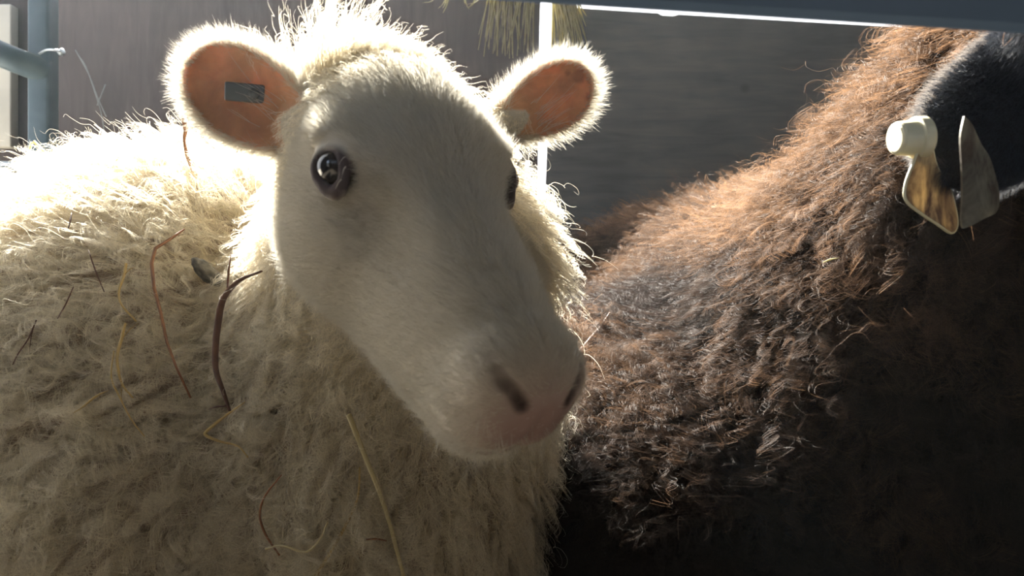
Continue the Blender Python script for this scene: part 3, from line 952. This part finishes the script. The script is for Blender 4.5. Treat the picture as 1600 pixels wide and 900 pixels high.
# ------------------------------------------------------------------ the dark sheep
def dark_sheep():
    xs = axis_coords(-0.15, 0.95, 0.20, 0.52, 0.012, 0.004)
    ys = axis_coords(0.25, 1.95, 0.40, 0.72, 0.012, 0.004)
    zs = axis_coords(-0.02, 1.05, 0.70, 0.95, 0.012, 0.004)
    fl = Field(xs, ys, zs)
    fl.cone((0.39, 0.86, 0.62), (0.235, 1.55, 0.62), 0.190, 0.190, 0.03)
    fl.ellipsoid((0.25, 1.10, 0.49), (0.28, 0.44, 0.22), None, 0.05)
    fl.cone((0.39, 0.82, 0.67), (0.455, 0.60, 0.885), 0.165, 0.110, 0.06)
    fl.cone((0.30, 0.88, 0.42), (0.40, 0.78, 0.62), 0.170, 0.155, 0.06)
    # head turned off to the right
    c = npv((0.445, 0.535, 0.865))
    hf = unit(npv((0.85, -0.35, -0.40))); hl = unit(np.cross(hf, npv((0, 0, 1)))); hu = np.cross(hl, hf)
    R = np.stack([hl, hf, hu])
    fl.ellipsoid(c, (0.064, 0.08, 0.066), R, 0.03)
    fl.cone(c + hf * 0.06 - hu * 0.02, c + hf * 0.21 - hu * 0.035, 0.050, 0.032, 0.02)
    fl.cone(c + hf * 0.02 - hu * 0.06, c + hf * 0.20 - hu * 0.06, 0.042, 0.024, 0.02)
    fl.ellipsoid(c + hf * 0.225 - hu * 0.045, (0.034, 0.03, 0.036), R, 0.012)
    for (x, y, fr) in ((0.30, 0.76, 1), (0.53, 0.80, 1), (0.13, 1.52, 0), (0.36, 1.58, 0)):
        if fr:
            fl.cone((x, y, 0.46), (x, y - 0.01, 0.24), 0.075, 0.036, 0.04)
            fl.cone((x, y - 0.01, 0.24), (x, y, 0.07), 0.030, 0.022, 0.01)
        else:
            fl.cone((x, y, 0.50), (x + 0.01, y - 0.07, 0.34), 0.11, 0.055, 0.04)
            fl.cone((x + 0.01, y - 0.07, 0.34), (x - 0.01, y + 0.05, 0.22), 0.05, 0.028, 0.02)
            fl.cone((x - 0.01, y + 0.05, 0.22), (x, y + 0.03, 0.07), 0.026, 0.022, 0.01)
            y += 0.03
        fl.cone((x, y, 0.07), (x, y - 0.03, 0.025), 0.024, 0.03, 0.01)
    # the near ear, hanging down and out over the neck
    ear = Ear(P(1640, 80, 0.52), P(1468, 285, 0.49), (0.45, 0.9, -0.1), 0.040, cup=5.0, th=0.0045, base_w=0.8, peak=0.45)
    fl.cone(ear.B + ear.a * 0.005, c + npv((0, 0, 0.01)), 0.026, 0.040, 0.02)
    ear.add(fl, 0.012)
    V, Q = fl.mesh()
    V = smooth_mesh(V, Q, 2)
    pig = np.tile(np.array([0.022, 0.024, 0.030]), (len(V), 1))
    me = make_mesh('sheep', V, Q, [M['skin']])
    at = me.attributes.new('pigment', 'FLOAT_COLOR', 'POINT')
    at.data.foreach_set('color', np.concatenate([pig, np.ones((len(V), 1))], 1).astype(np.float32).ravel())
    root = link('sheep', me)
    tag(root, 'dark brown curly sheep at right with its black ear hanging in front', 'sheep')
    ctr = V[Q].mean(1)
    fnorm = unit(np.cross(V[Q[:, 2]] - V[Q[:, 0]], V[Q[:, 3]] - V[Q[:, 1]]))
    facing = np.sum(fnorm * unit(npv((0, 0, CAM_Z)) - ctr), 1)
    s, Bc, d2, dc, near = ear.classify(ctr)
    is_ear = near | (np.linalg.norm(ctr - ear.B, axis=1) < 0.045)
    rel = ctr - c
    is_head = (np.sqrt((rel @ hl / 0.085) ** 2 + (rel @ hu / 0.095) ** 2 + ((rel @ hf - 0.06) / 0.20) ** 2) < 1.0) & (rel @ hf > -0.05)
    is_face = is_ear | is_head
    wm = ((~is_face) & in_view(ctr) & (facing > -0.75) & (ctr[:, 2] > 0.33)).astype(float)
    wm *= np.clip((0.75 / np.maximum(ctr[:, 1], 0.4)) ** 1.2, 0.3, 1.5)
    p, n, fi = sample_surface(V, Q, N_DARK, wm)
    comb = np.array([-0.35, 0.1, -1.0]) + vnoise(p, 9.0, 15) * 0.5
    hN = int(N_DARK * 0.45)
    w1, r1 = fleece(p[:hN], n[:hN], comb[:hN], hN // 14, 0.038, 0.0032, 0.014, K=15, clump=0.35, lift=0.78, r0=0.00012, seed=40, crimp=0.0016)
    w2, r2 = fleece(p[hN:], n[hN:], comb[hN:], (N_DARK - hN) // 14, 0.056, 0.0076, 0.019, K=15, clump=0.91, tipopen=0.15, scatter=0.25, crimp=0.0008, lift=0.66, r0=0.00012, seed=41, stray=0.07)
    pc, nc, fi = sample_surface(V, Q, 42000, wm)
    cc = np.array([-0.45, 0.1, -0.9]) + vnoise(pc, 9.0, 15) * 0.6
    w3, r3 = fleece(pc, nc, cc, 5200, 0.060, 0.0072, 0.019, K=15, clump=0.96, lift=0.88, r0=0.00015, seed=44, stray=0.03, tipopen=0.08, scatter=0.4, crimp=0.0005)
    p = np.concatenate([p, pc])
    wool = np.concatenate([w1, w2, w3]); rad = np.concatenate([r1, r2, r3])
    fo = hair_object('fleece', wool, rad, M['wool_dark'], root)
    bl = np.clip(0.22 + 2.2 * (p[:, 2] - 0.62) + 0.55 * vnoise(p, 11.0, 51)[:, 0] + 0.25 * vnoise(p, 45.0, 52)[:, 0], 0.06, 1.0)  # more tip colour higher on the body, varied by noise
    at = fo.data.attributes.new('tip_tint', 'FLOAT', 'CURVE')
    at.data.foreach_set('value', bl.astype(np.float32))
    fm = (is_face & (facing > -0.7) & in_view(ctr, 260, 200)).astype(float)
    p, n, fi = sample_surface(V, Q, 42000, fm)
    comb = np.tile(ear.a[None, :], (len(p), 1)) + vnoise(p, 30, 3) * 0.25
    sh, sr = short_hair(p, n, comb, 0.008 * np.ones(len(p)), 0.85, 5, 0.00009, 43)
    hair_object('face_hair', sh, sr, M['hair_dark'], root)
    EDGE = 1.0 if ear.b[2] - ear.b[0] > 0 else -1.0       # the upper, outer edge carries the pale fringe
    s, Bc, d2, dc, near = ear.classify(ctr)
    em = (near & (d2 > -0.006) & (Bc * EDGE > 0)).astype(float)
    if em.sum() > 3:
        p, n, fi = sample_surface(V, Q, 2600, em)
        s, Bc, d2, dc, near = ear.classify(p)
        comb = ear.a[None, :] * 0.5 + ear.b[None, :] * np.sign(Bc)[:, None]
        sh, sr = short_hair(p, n, comb, 0.0075 * np.ones(len(p)), 0.7, 5, 0.00008, 45, mess=0.35, bend=0.1)
        hair_object('ear_hair', sh, sr, M['hair_grey'], root)
    print('dark coat', round(time.time() - T0, 1))
    return root, V, Q, ear
DS, DV, DQ, DEAR = dark_sheep()

# ------------------------------------------------------------------ things lying on the animals and hanging from them
WB = BVHTree.FromPolygons([Vector(v) for v in WV], WQ.tolist())
DB = BVHTree.FromPolygons([Vector(v) for v in DV], DQ.tolist())
EYE0 = Vector((0, 0, CAM_Z))
def depth_at(tree, px, py, default=0.8):
    r = P(px, py, 1.0) - EYE0
    h = tree.ray_cast(EYE0, r.normalized())
    return h[0].y if h[0] is not None else default

def stalk(name, pts, rad_px, mat, label, cat, off=0.041, tree=None, group=None, squash=1.0, default=0.8, smooth=True, fixed=None, leaf=None):
    """a dry stem on the wool: pts are (px, py), rad_px half widths"""
    tree = tree or WB
    dd = [fixed + off if fixed else depth_at(tree, x, y, None) for x, y in pts]
    hit = [i for i, d in enumerate(dd) if d is not None]
    dd = [(dd[min(hit, key=lambda j: abs(i - j))] if hit else default) - off for i in range(len(dd))]
    for _ in range(2):
        dd = [min(d, 0.5 * (dd[max(i - 1, 0)] + dd[min(i + 1, len(dd) - 1)]) + 0.004) for i, d in enumerate(dd)]
    P3 = [P(x, y, d) for (x, y), d in zip(pts, dd)]
    if smooth and len(P3) > 2: P3 = catmull(P3, 4)
    n = len(P3)
    if not hasattr(rad_px, '__len__'): rad_px = [rad_px, rad_px]
    rr = np.interp(np.linspace(0, 1, n), np.linspace(0, 1, len(rad_px)), rad_px) * (sum(dd) / len(dd)) / F_PX
    bm = bmesh.new()
    tube(bm, P3, rr, 7, squash)
    if leaf:
        for (i, vec, L, w) in leaf:
            q = P3[int(i * (n - 1))]; dr = Vector((vec[0], -0.15, -vec[1])).normalized()
            tube(bm, [q, q + dr * L * 0.5 + Vector((0, -0.001, 0.001)), q + dr * L], [w * 0.6, w, w * 0.15], 6, 0.35)
    o = bm_obj(name, bm, mat)
    tag(o, label, cat, group)
    return o

stalk('dried_stem', [(288, 358), (268, 372), (243, 388), (237, 412), (241, 450), (252, 492), (261, 535), (276, 575), (298, 622)], [1.6, 3.0, 3.0, 2.4, 2.2, 1.5], M['twig_red'], 'long bent red-brown stem lying down the white shoulder wool', 'stem', smooth=False)
stalk('dried_stem', [(408, 424), (375, 438), (350, 465), (341, 505), (337, 545), (338, 580), (349, 612), (359, 642)], [3, 6, 7, 6.5, 5.5, 3.2], M['twig'], 'thick dark flattened stem hanging on the white neck below the grey burr', 'stem', squash=0.5, off=0.056, leaf=[(0.28, (0.15, -1.0), 0.03, 0.0022), (0.97, (-1, 0.15), 0.014, 0.002)])
stalk('straw_stalk', [(197, 412), (194, 430), (186, 455), (190, 476), (213, 502)], [2.6, 2.2, 1.6, 1.4], M['straw'], 'short golden straw bent in a hook, left of the red-brown stem', 'straw', leaf=[(0.25, (0.9, -0.6), 0.012, 0.0007)])
stalk('straw_stalk', [(196, 505), (190, 530), (183, 560), (190, 598), (208, 622)], [1.8, 2.6, 2.0, 1.2], M['straw'], 'golden forked straw on the white flank, splitting in two at its foot', 'straw', leaf=[(0.3, (0.8, -0.7), 0.02, 0.0008), (0.75, (0.1, 1.0), 0.014, 0.0007)])
stalk('straw_stalk', [(178, 548), (174, 590), (188, 622), (205, 655), (226, 682)], [1.2, 1.5, 1.2, 0.9], M['straw'], 'thin golden straw running below the forked straw on the white flank', 'straw')
stalk('dried_stem', [(138, 390), (150, 425), (163, 456)], [0.8, 1.3, 0.8], M['twig'], 'thin short dark stem on the white flank above the golden hooked straw', 'stem')
stalk('dried_stem', [(115, 448), (103, 475), (90, 498)], [0.8, 1.2, 0.8], M['twig'], 'thin dark stem slanting left, left of the golden hooked straw', 'stem')
stalk('dried_stem', [(57, 500), (44, 530), (30, 550), (20, 570)], [1.2, 1.2, 0.8], M['twig'], 'thin dark forked stem near the left edge of the white flank', 'stem', leaf=[(0.1, (-0.1, 1.0), 0.02, 0.0006)])
stalk('straw_stalk', [(33, 272), (50, 222), (53, 221), (82, 250)], [2.2, 2.4, 2.4, 2.0], M['straw_pale'], 'pale yellow straw bent to a peak standing on the white back before the blue post', 'straw', off=0.02, fixed=0.93, smooth=False)
stalk('straw_stalk', [(545, 648), (570, 712), (602, 795), (632, 905)], [4.4, 3.8, 3.4, 3.2], M['straw_pale'], 'long straight pale straw hanging on the shaded chest under the jaw', 'straw', off=0.028)
stalk('straw_stalk', [(562, 730), (558, 780), (530, 840), (490, 905)], [1.2, 2.0, 2.6, 3.0], M['straw'], 'curved dull straw left of the long pale straw on the chest', 'straw', off=0.024)
stalk('dried_stem', [(440, 742), (414, 775), (406, 805), (415, 835), (437, 868)], [1.0, 1.8, 2.0, 1.4], M['twig_red'], 'brown stem curved like a bow low on the white chest', 'stem')
stalk('chaff_leaf', [(170, 610), (152, 618), (132, 634), (114, 646)], [1.5, 6.0, 5.0, 1.2], M['straw'], 'flat golden leaf blade lying in the lower left wool', 'leaf', squash=0.3, off=0.05)
stalk('straw_stalk', [(383, 628), (352, 650), (325, 672), (322, 680), (345, 690), (372, 697), (388, 715)], [0.8, 2.6, 2.6, 1.6, 1.0], M['straw'], 'golden straw folded at the foot of the thick dark stem', 'straw')
stalk('dried_stem', [(317, 198), (315, 208), (320, 220), (336, 232)], [2.2, 3.0, 2.4, 1.0], M['twig'], 'small dark hooked stem under the tagged ear', 'stem', off=0.045)
stalk('dried_stem', [(369, 234), (374, 248), (380, 266)], [1.8, 2.4, 1.0], M['twig'], 'small straight dark twig below the tagged ear', 'stem', off=0.045, leaf=[(0.2, (0.6, -1.0), 0.006, 0.0006)])
stalk('seed_head', [(283, 180), (290, 200), (288, 220), (293, 245), (300, 268)], [2.5, 4.0, 2.0, 3.0, 1.0], M['twig_red'], 'red-brown seed head caught in the bright wool left of the tagged ear', 'seed head', off=0.045, leaf=[(0.2, (1, -0.3), 0.012, 0.001), (0.5, (-1, 0.5), 0.010, 0.001), (0.8, (0.8, 0.8), 0.012, 0.001)])
stalk('chaff_leaf', [(188, 243), (182, 251), (176, 262)], [0.8, 2.2, 0.8], M['straw'], 'small tan chaff on the sunlit top of the white shoulder', 'leaf', off=0.05, squash=0.4)
stalk('dried_stem', [(112, 333), (110, 345), (107, 357)], [1.0, 1.4, 0.8], M['twig'], 'tiny upright dark stem on the sunlit white back', 'stem', off=0.05)
stalk('straw_stalk', [(415, 858), (440, 852), (478, 862), (500, 842), (512, 815)], [1.6, 2.2, 1.6, 1.2], M['straw_pale'], 'pale crumpled straw at the bottom of the shaded chest', 'straw')
stalk('chaff_leaf', [(572, 843), (588, 842), (604, 845)], [2.5, 3.2, 2.2], M['twig_red'], 'small orange-brown chip on the chest beside the long pale straw', 'leaf', squash=0.4)
stalk('dried_stem', [(882, 392), (892, 414), (901, 436)], [1.0, 2.6, 1.0], M['twig'], 'dark stem in the white neck wool right of the face', 'stem', off=0.055)
stalk('dried_stem', [(902, 556), (922, 532), (940, 510), (953, 488)], [4.2, 4.4, 3.6, 1.2], M['twig'], 'dark broken stem sticking out of the dark fleece beside the white muzzle', 'stem', tree=DB, off=0.050, default=0.9, leaf=[(0.6, (1, -0.5), 0.02, 0.0012)])
stalk('chaff_leaf', [(1286, 410), (1298, 405), (1310, 403)], [1.2, 3.0, 1.0], M['hay'], 'small pale green leaf caught in the dark fleece', 'leaf', tree=DB, off=0.050, squash=0.4)
stalk('chaff_leaf', [(1012, 340), (1018, 352), (1008, 366)], [1.2, 2.6, 1.0], M['twig_red'], 'small curled brown leaf on the sunlit dark sheep\'s back', 'leaf', tree=DB, off=0.050, squash=0.4)

# grey burr on the neck
dB = depth_at(WB, 323, 424) - 0.036
bm = bmesh.new()
bmesh.ops.create_icosphere(bm, subdivisions=4, radius=1.0)
rr = np.random.default_rng(3)
co = np.array([v.co[:] for v in bm.verts]); nz = vnoise(co, 2.2, 4) * 0.16 + vnoise(co, 7.0, 5) * 0.05
for v, d in zip(bm.verts, nz):
    c = v.co.copy()
    v.co = Vector((c.x * 0.0105 - c.z * 0.003, c.y * 0.0085, c.z * 0.0100 - c.x * 0.0045)) * (1 + 1.3 * d[0])
o = bm_obj('burr', bm, M['burr']); o.location = P(323, 425, dB)
tag(o, 'round grey-green burr stuck in the white neck wool above the thick dark stem', 'burr')

# small grey tag inside the ear at left
cc = P(383, 145, depth_at(WB, 383, 145) - 0.0035)
bm = bmesh.new(); box(bm, (-0.0125, -0.0016, -0.0058), (0.0125, 0.0016, 0.0058), 0.0014, 3)
tg = bm_obj('ear_tag', bm, M['tag_grey']); tg.location = cc; tg.rotation_euler = (0.25, math.radians(4), 0.1)
tag(tg, 'small grey clip tag inside the white sheep\'s ear at left', 'ear tag')
bm = bmesh.new()
bmesh.ops.create_cone(bm, cap_ends=True, segments=24, radius1=0.0036, radius2=0.0030, depth=0.002, matrix=Matrix.Translation((0.006, -0.0022, 0)) @ Matrix.Rotation(math.radians(90), 4, 'X'))
bm_obj('rivet', bm, M['tag_grey'], tg)

# cream tag through the dark ear
def flap(name, pts, d, thick, mat, parent, tilt=(0, 0), origin=None, rim=None):
    """a thin plastic blade from an outline in pixels at depth d; tilt gives it depth across and down"""
    cx = sum(p[0] for p in pts) / len(pts); cyy = sum(p[1] for p in pts) / len(pts)
    P3 = [P(x, y, d + tilt[0] * (x - cx) + tilt[1] * (y - cyy)) for x, y in pts]
    P3 = catmull(P3 + [P3[0]], 4)[:-1]
    bm = bmesh.new()
    f = bm.faces.new([bm.verts.new(q - origin) for q in P3])
    bm.normal_update()
    nn = f.normal.copy()
    if nn.y > 0: nn = -nn
    g = bmesh.ops.extrude_face_region(bm, geom=[f])
    for v in g['geom']:
        if isinstance(v, bmesh.types.BMVert): v.co += nn * thick
    bmesh.ops.recalc_face_normals(bm, faces=bm.faces)
    o = bm_obj(name, bm, mat, parent, smooth=False)
    if rim:
        bm = bmesh.new()
        tube(bm, [q - origin + nn * thick * 0.5 for q in P3 + [P3[0]]], rim, 8)
        bm_obj('rim', bm, M['tag_yellow'], o)
    return o
dT = min(depth_at(DB, 1455, 215, 0.50), 0.50) - 0.012
og = P(1440, 215, dT)
root = bpy.data.objects.new('ear_tag', None); COL.objects.link(root); root.location = og
root.empty_display_size = 0.02
tag(root, 'cream yellow two-piece tag with round stud hanging from the black ear', 'ear tag')
flap('flap', [(1441, 190), (1436, 225), (1424, 258), (1413, 288), (1413, 312), (1432, 330), (1462, 350), (1484, 364), (1493, 352), (1490, 325), (1480, 290), (1462, 262), (1453, 225), (1449, 195)], dT, 0.0016, M['tag_flap'], root, (0.00016, 0), og, 0.0009)
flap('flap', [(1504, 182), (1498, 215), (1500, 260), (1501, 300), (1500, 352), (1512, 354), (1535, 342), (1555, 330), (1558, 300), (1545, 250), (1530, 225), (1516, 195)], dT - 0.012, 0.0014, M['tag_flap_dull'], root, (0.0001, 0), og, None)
bm = bmesh.new()
def lathe(bm, prof, axis, start, seg=32):
    axis = axis.normalized(); s = axis.cross(Vector((0, 0, 1))).normalized(); u = s.cross(axis)
    rings = [[bm.verts.new(start + axis * a + (s * math.cos(t) + u * math.sin(t)) * r) for t in [2 * math.pi * q / seg for q in range(seg)]] for a, r in prof]
    for a, b in zip(rings, rings[1:]):
        for q in range(seg): bm.faces.new((a[q], a[(q + 1) % seg], b[(q + 1) % seg], b[q]))
    bm.faces.new(rings[0][::-1]); bm.faces.new(rings[-1])
    bmesh.ops.recalc_face_normals(bm, faces=bm.faces)
ax = Vector((-1.0, -0.16, -0.06))
st = P(1443, 215, dT) - og
k = dT / F_PX
lathe(bm, [(-3 * k, 28 * k), (-1 * k, 32 * k), (1 * k, 33 * k), (14 * k, 33 * k), (16 * k, 32 * k), (17 * k, 29 * k), (18 * k, 28 * k), (44 * k, 26 * k), (48 * k, 24 * k), (50 * k, 20 * k), (50.5 * k, 8 * k)], ax, st, 48)
bm_obj('stud', bm, M['tag_yellow'], root, smooth=False)
# ------------------------------------------------------------------ the pen behind
GY = 1.62
def G(px, py, d=GY): return P(px, py, d)
gate = bpy.data.objects.new('metal_gate', None); COL.objects.link(gate)
gate.location = (G(66, 0).x, GY, 0)
tag(gate, 'blue painted steel gate frame at the left edge behind the white sheep', 'gate')
L = gate.location
bm = bmesh.new()
x0, x1 = G(50, 0).x - L.x, G(84, 0).x - L.x
box(bm, (x0, -0.018, 0.0), (x1, 0.022, 1.50), 0.006, 3)
bm_obj('post', bm, M['blue_metal'], gate)
bm = bmesh.new()
tube(bm, catmull([G(-330, -40, 1.50) - L, G(-120, 32, 1.55) - L, G(0, 84, 1.58) - L, G(50, 104, 1.605) - L, G(74, 114, 1.62) - L], 6), 0.0235, 20)
bm_obj('rail', bm, M['blue_metal'], gate)
bm = bmesh.new()
tube(bm, [G(-330, 262, 1.60) - L, G(0, 266, 1.60) - L, G(60, 268, 1.62) - L], 0.0175, 20)
bm_obj('rail', bm, M['galv'], gate)
bm = bmesh.new()
tube(bm, catmull([G(62, 84, 1.60) - L, G(74, 78, 1.585) - L, G(90, 79, 1.585) - L, G(97, 83, 1.60) - L], 6), 0.0022, 8)
lathe(bm, [(0, 0.004), (0.001, 0.0065), (0.009, 0.0065), (0.010, 0.004)], Vector((1, -0.4, 0.3)), G(93, 83, 1.60) - L, 6)
bm_obj('latch_pin', bm, M['galv'], gate)

bm = bmesh.new(); box(bm, (G(-160, 0, 1.83).x, 1.818, G(0, 231, 1.83).z), (G(22, 0, 1.83).x, 1.848, G(0, 9, 1.83).z), 0.003, 2)
o = bm_obj('pale_panel', bm, M['pale'])
tag(o, 'pale grey panel fixed to the plywood wall at the left edge', 'panel')

# hay hanging over the wall top beside the gap
rr = np.random.default_rng(8)
bm = bmesh.new()
for i in range(150):
    side = rr.random()
    if side < 0.40: x0 = rr.uniform(768, 838); x1 = x0 + rr.uniform(-25, 10)
    elif side < 0.9: x0 = rr.uniform(862, 895); x1 = x0 + rr.uniform(-6, 32)
    else: x0 = rr.uniform(690, 790); x1 = x0 + rr.uniform(-40, 40)
    ln = rr.uniform(25, 95) if side < 0.9 else rr.uniform(4, 22)
    if 838 < x1 < 862: x1 = 866
    d = WALL_Y - rr.uniform(0.008, 0.05)
    top = -16
    pts = [P(x0, top, WALL_Y + 0.012), P(x0 + 0.2 * (x1 - x0), -13, d), P(x0 + 0.6 * (x1 - x0), ln * 0.4, d - 0.006), P(x1, ln, d - rr.uniform(0, 0.012))]
    w = rr.uniform(0.0007, 0.0026)
    tube(bm, catmull(pts, 4), np.interp(np.linspace(0, 1, 13), [0, 0.6, 1], [w, w, w * 0.3]), 5, 0.35)
o = bm_obj('hay', bm, M['hay'])
tag(o, 'greenish hay hanging over the plywood wall either side of the bright gap', 'hay', kind='stuff')
# dusty cobweb strands on the left sheet
bm = bmesh.new()
for pts in ([(122, 85), (135, 105), (147, 140), (158, 175), (163, 205)], [(118, 78), (140, 118), (152, 150), (166, 182)], [(165, 132), (158, 150), (152, 165)]):
    tube(bm, catmull([P(x, y, WALL_Y - 0.012) for x, y in pts], 5), 0.0011, 5)
o = bm_obj('cobweb', bm, M['tag_grey'])
tag(o, 'dusty grey cobweb strands on the plywood wall between post and tagged ear', 'cobweb')
print('done', round(time.time() - T0, 1))


# ------------------------------------------------------------------ haze volume added to stand in for veiling glare of the lens
bm = bmesh.new(); box(bm, (-1.36, -2.59, 0.01), (3.19, WALL_Y - 0.002, 2.09))
mh = bpy.data.materials.new('veil_air'); mh.use_nodes = True
nt = mh.node_tree; nt.nodes.clear()
vo = nt.nodes.new('ShaderNodeVolumeScatter'); mo = nt.nodes.new('ShaderNodeOutputMaterial')
vo.inputs['Color'].default_value = (0.80, 0.90, 1.0, 1)
vo.inputs['Density'].default_value = 0.0022
vo.inputs['Anisotropy'].default_value = 0.6
nt.links.new(vo.outputs[0], mo.inputs['Volume'])
o = bm_obj('veil_haze', bm, mh, smooth=False)
tag(o, 'thin haze volume added in the pen to stand in for lens glare', 'haze', kind='stuff')
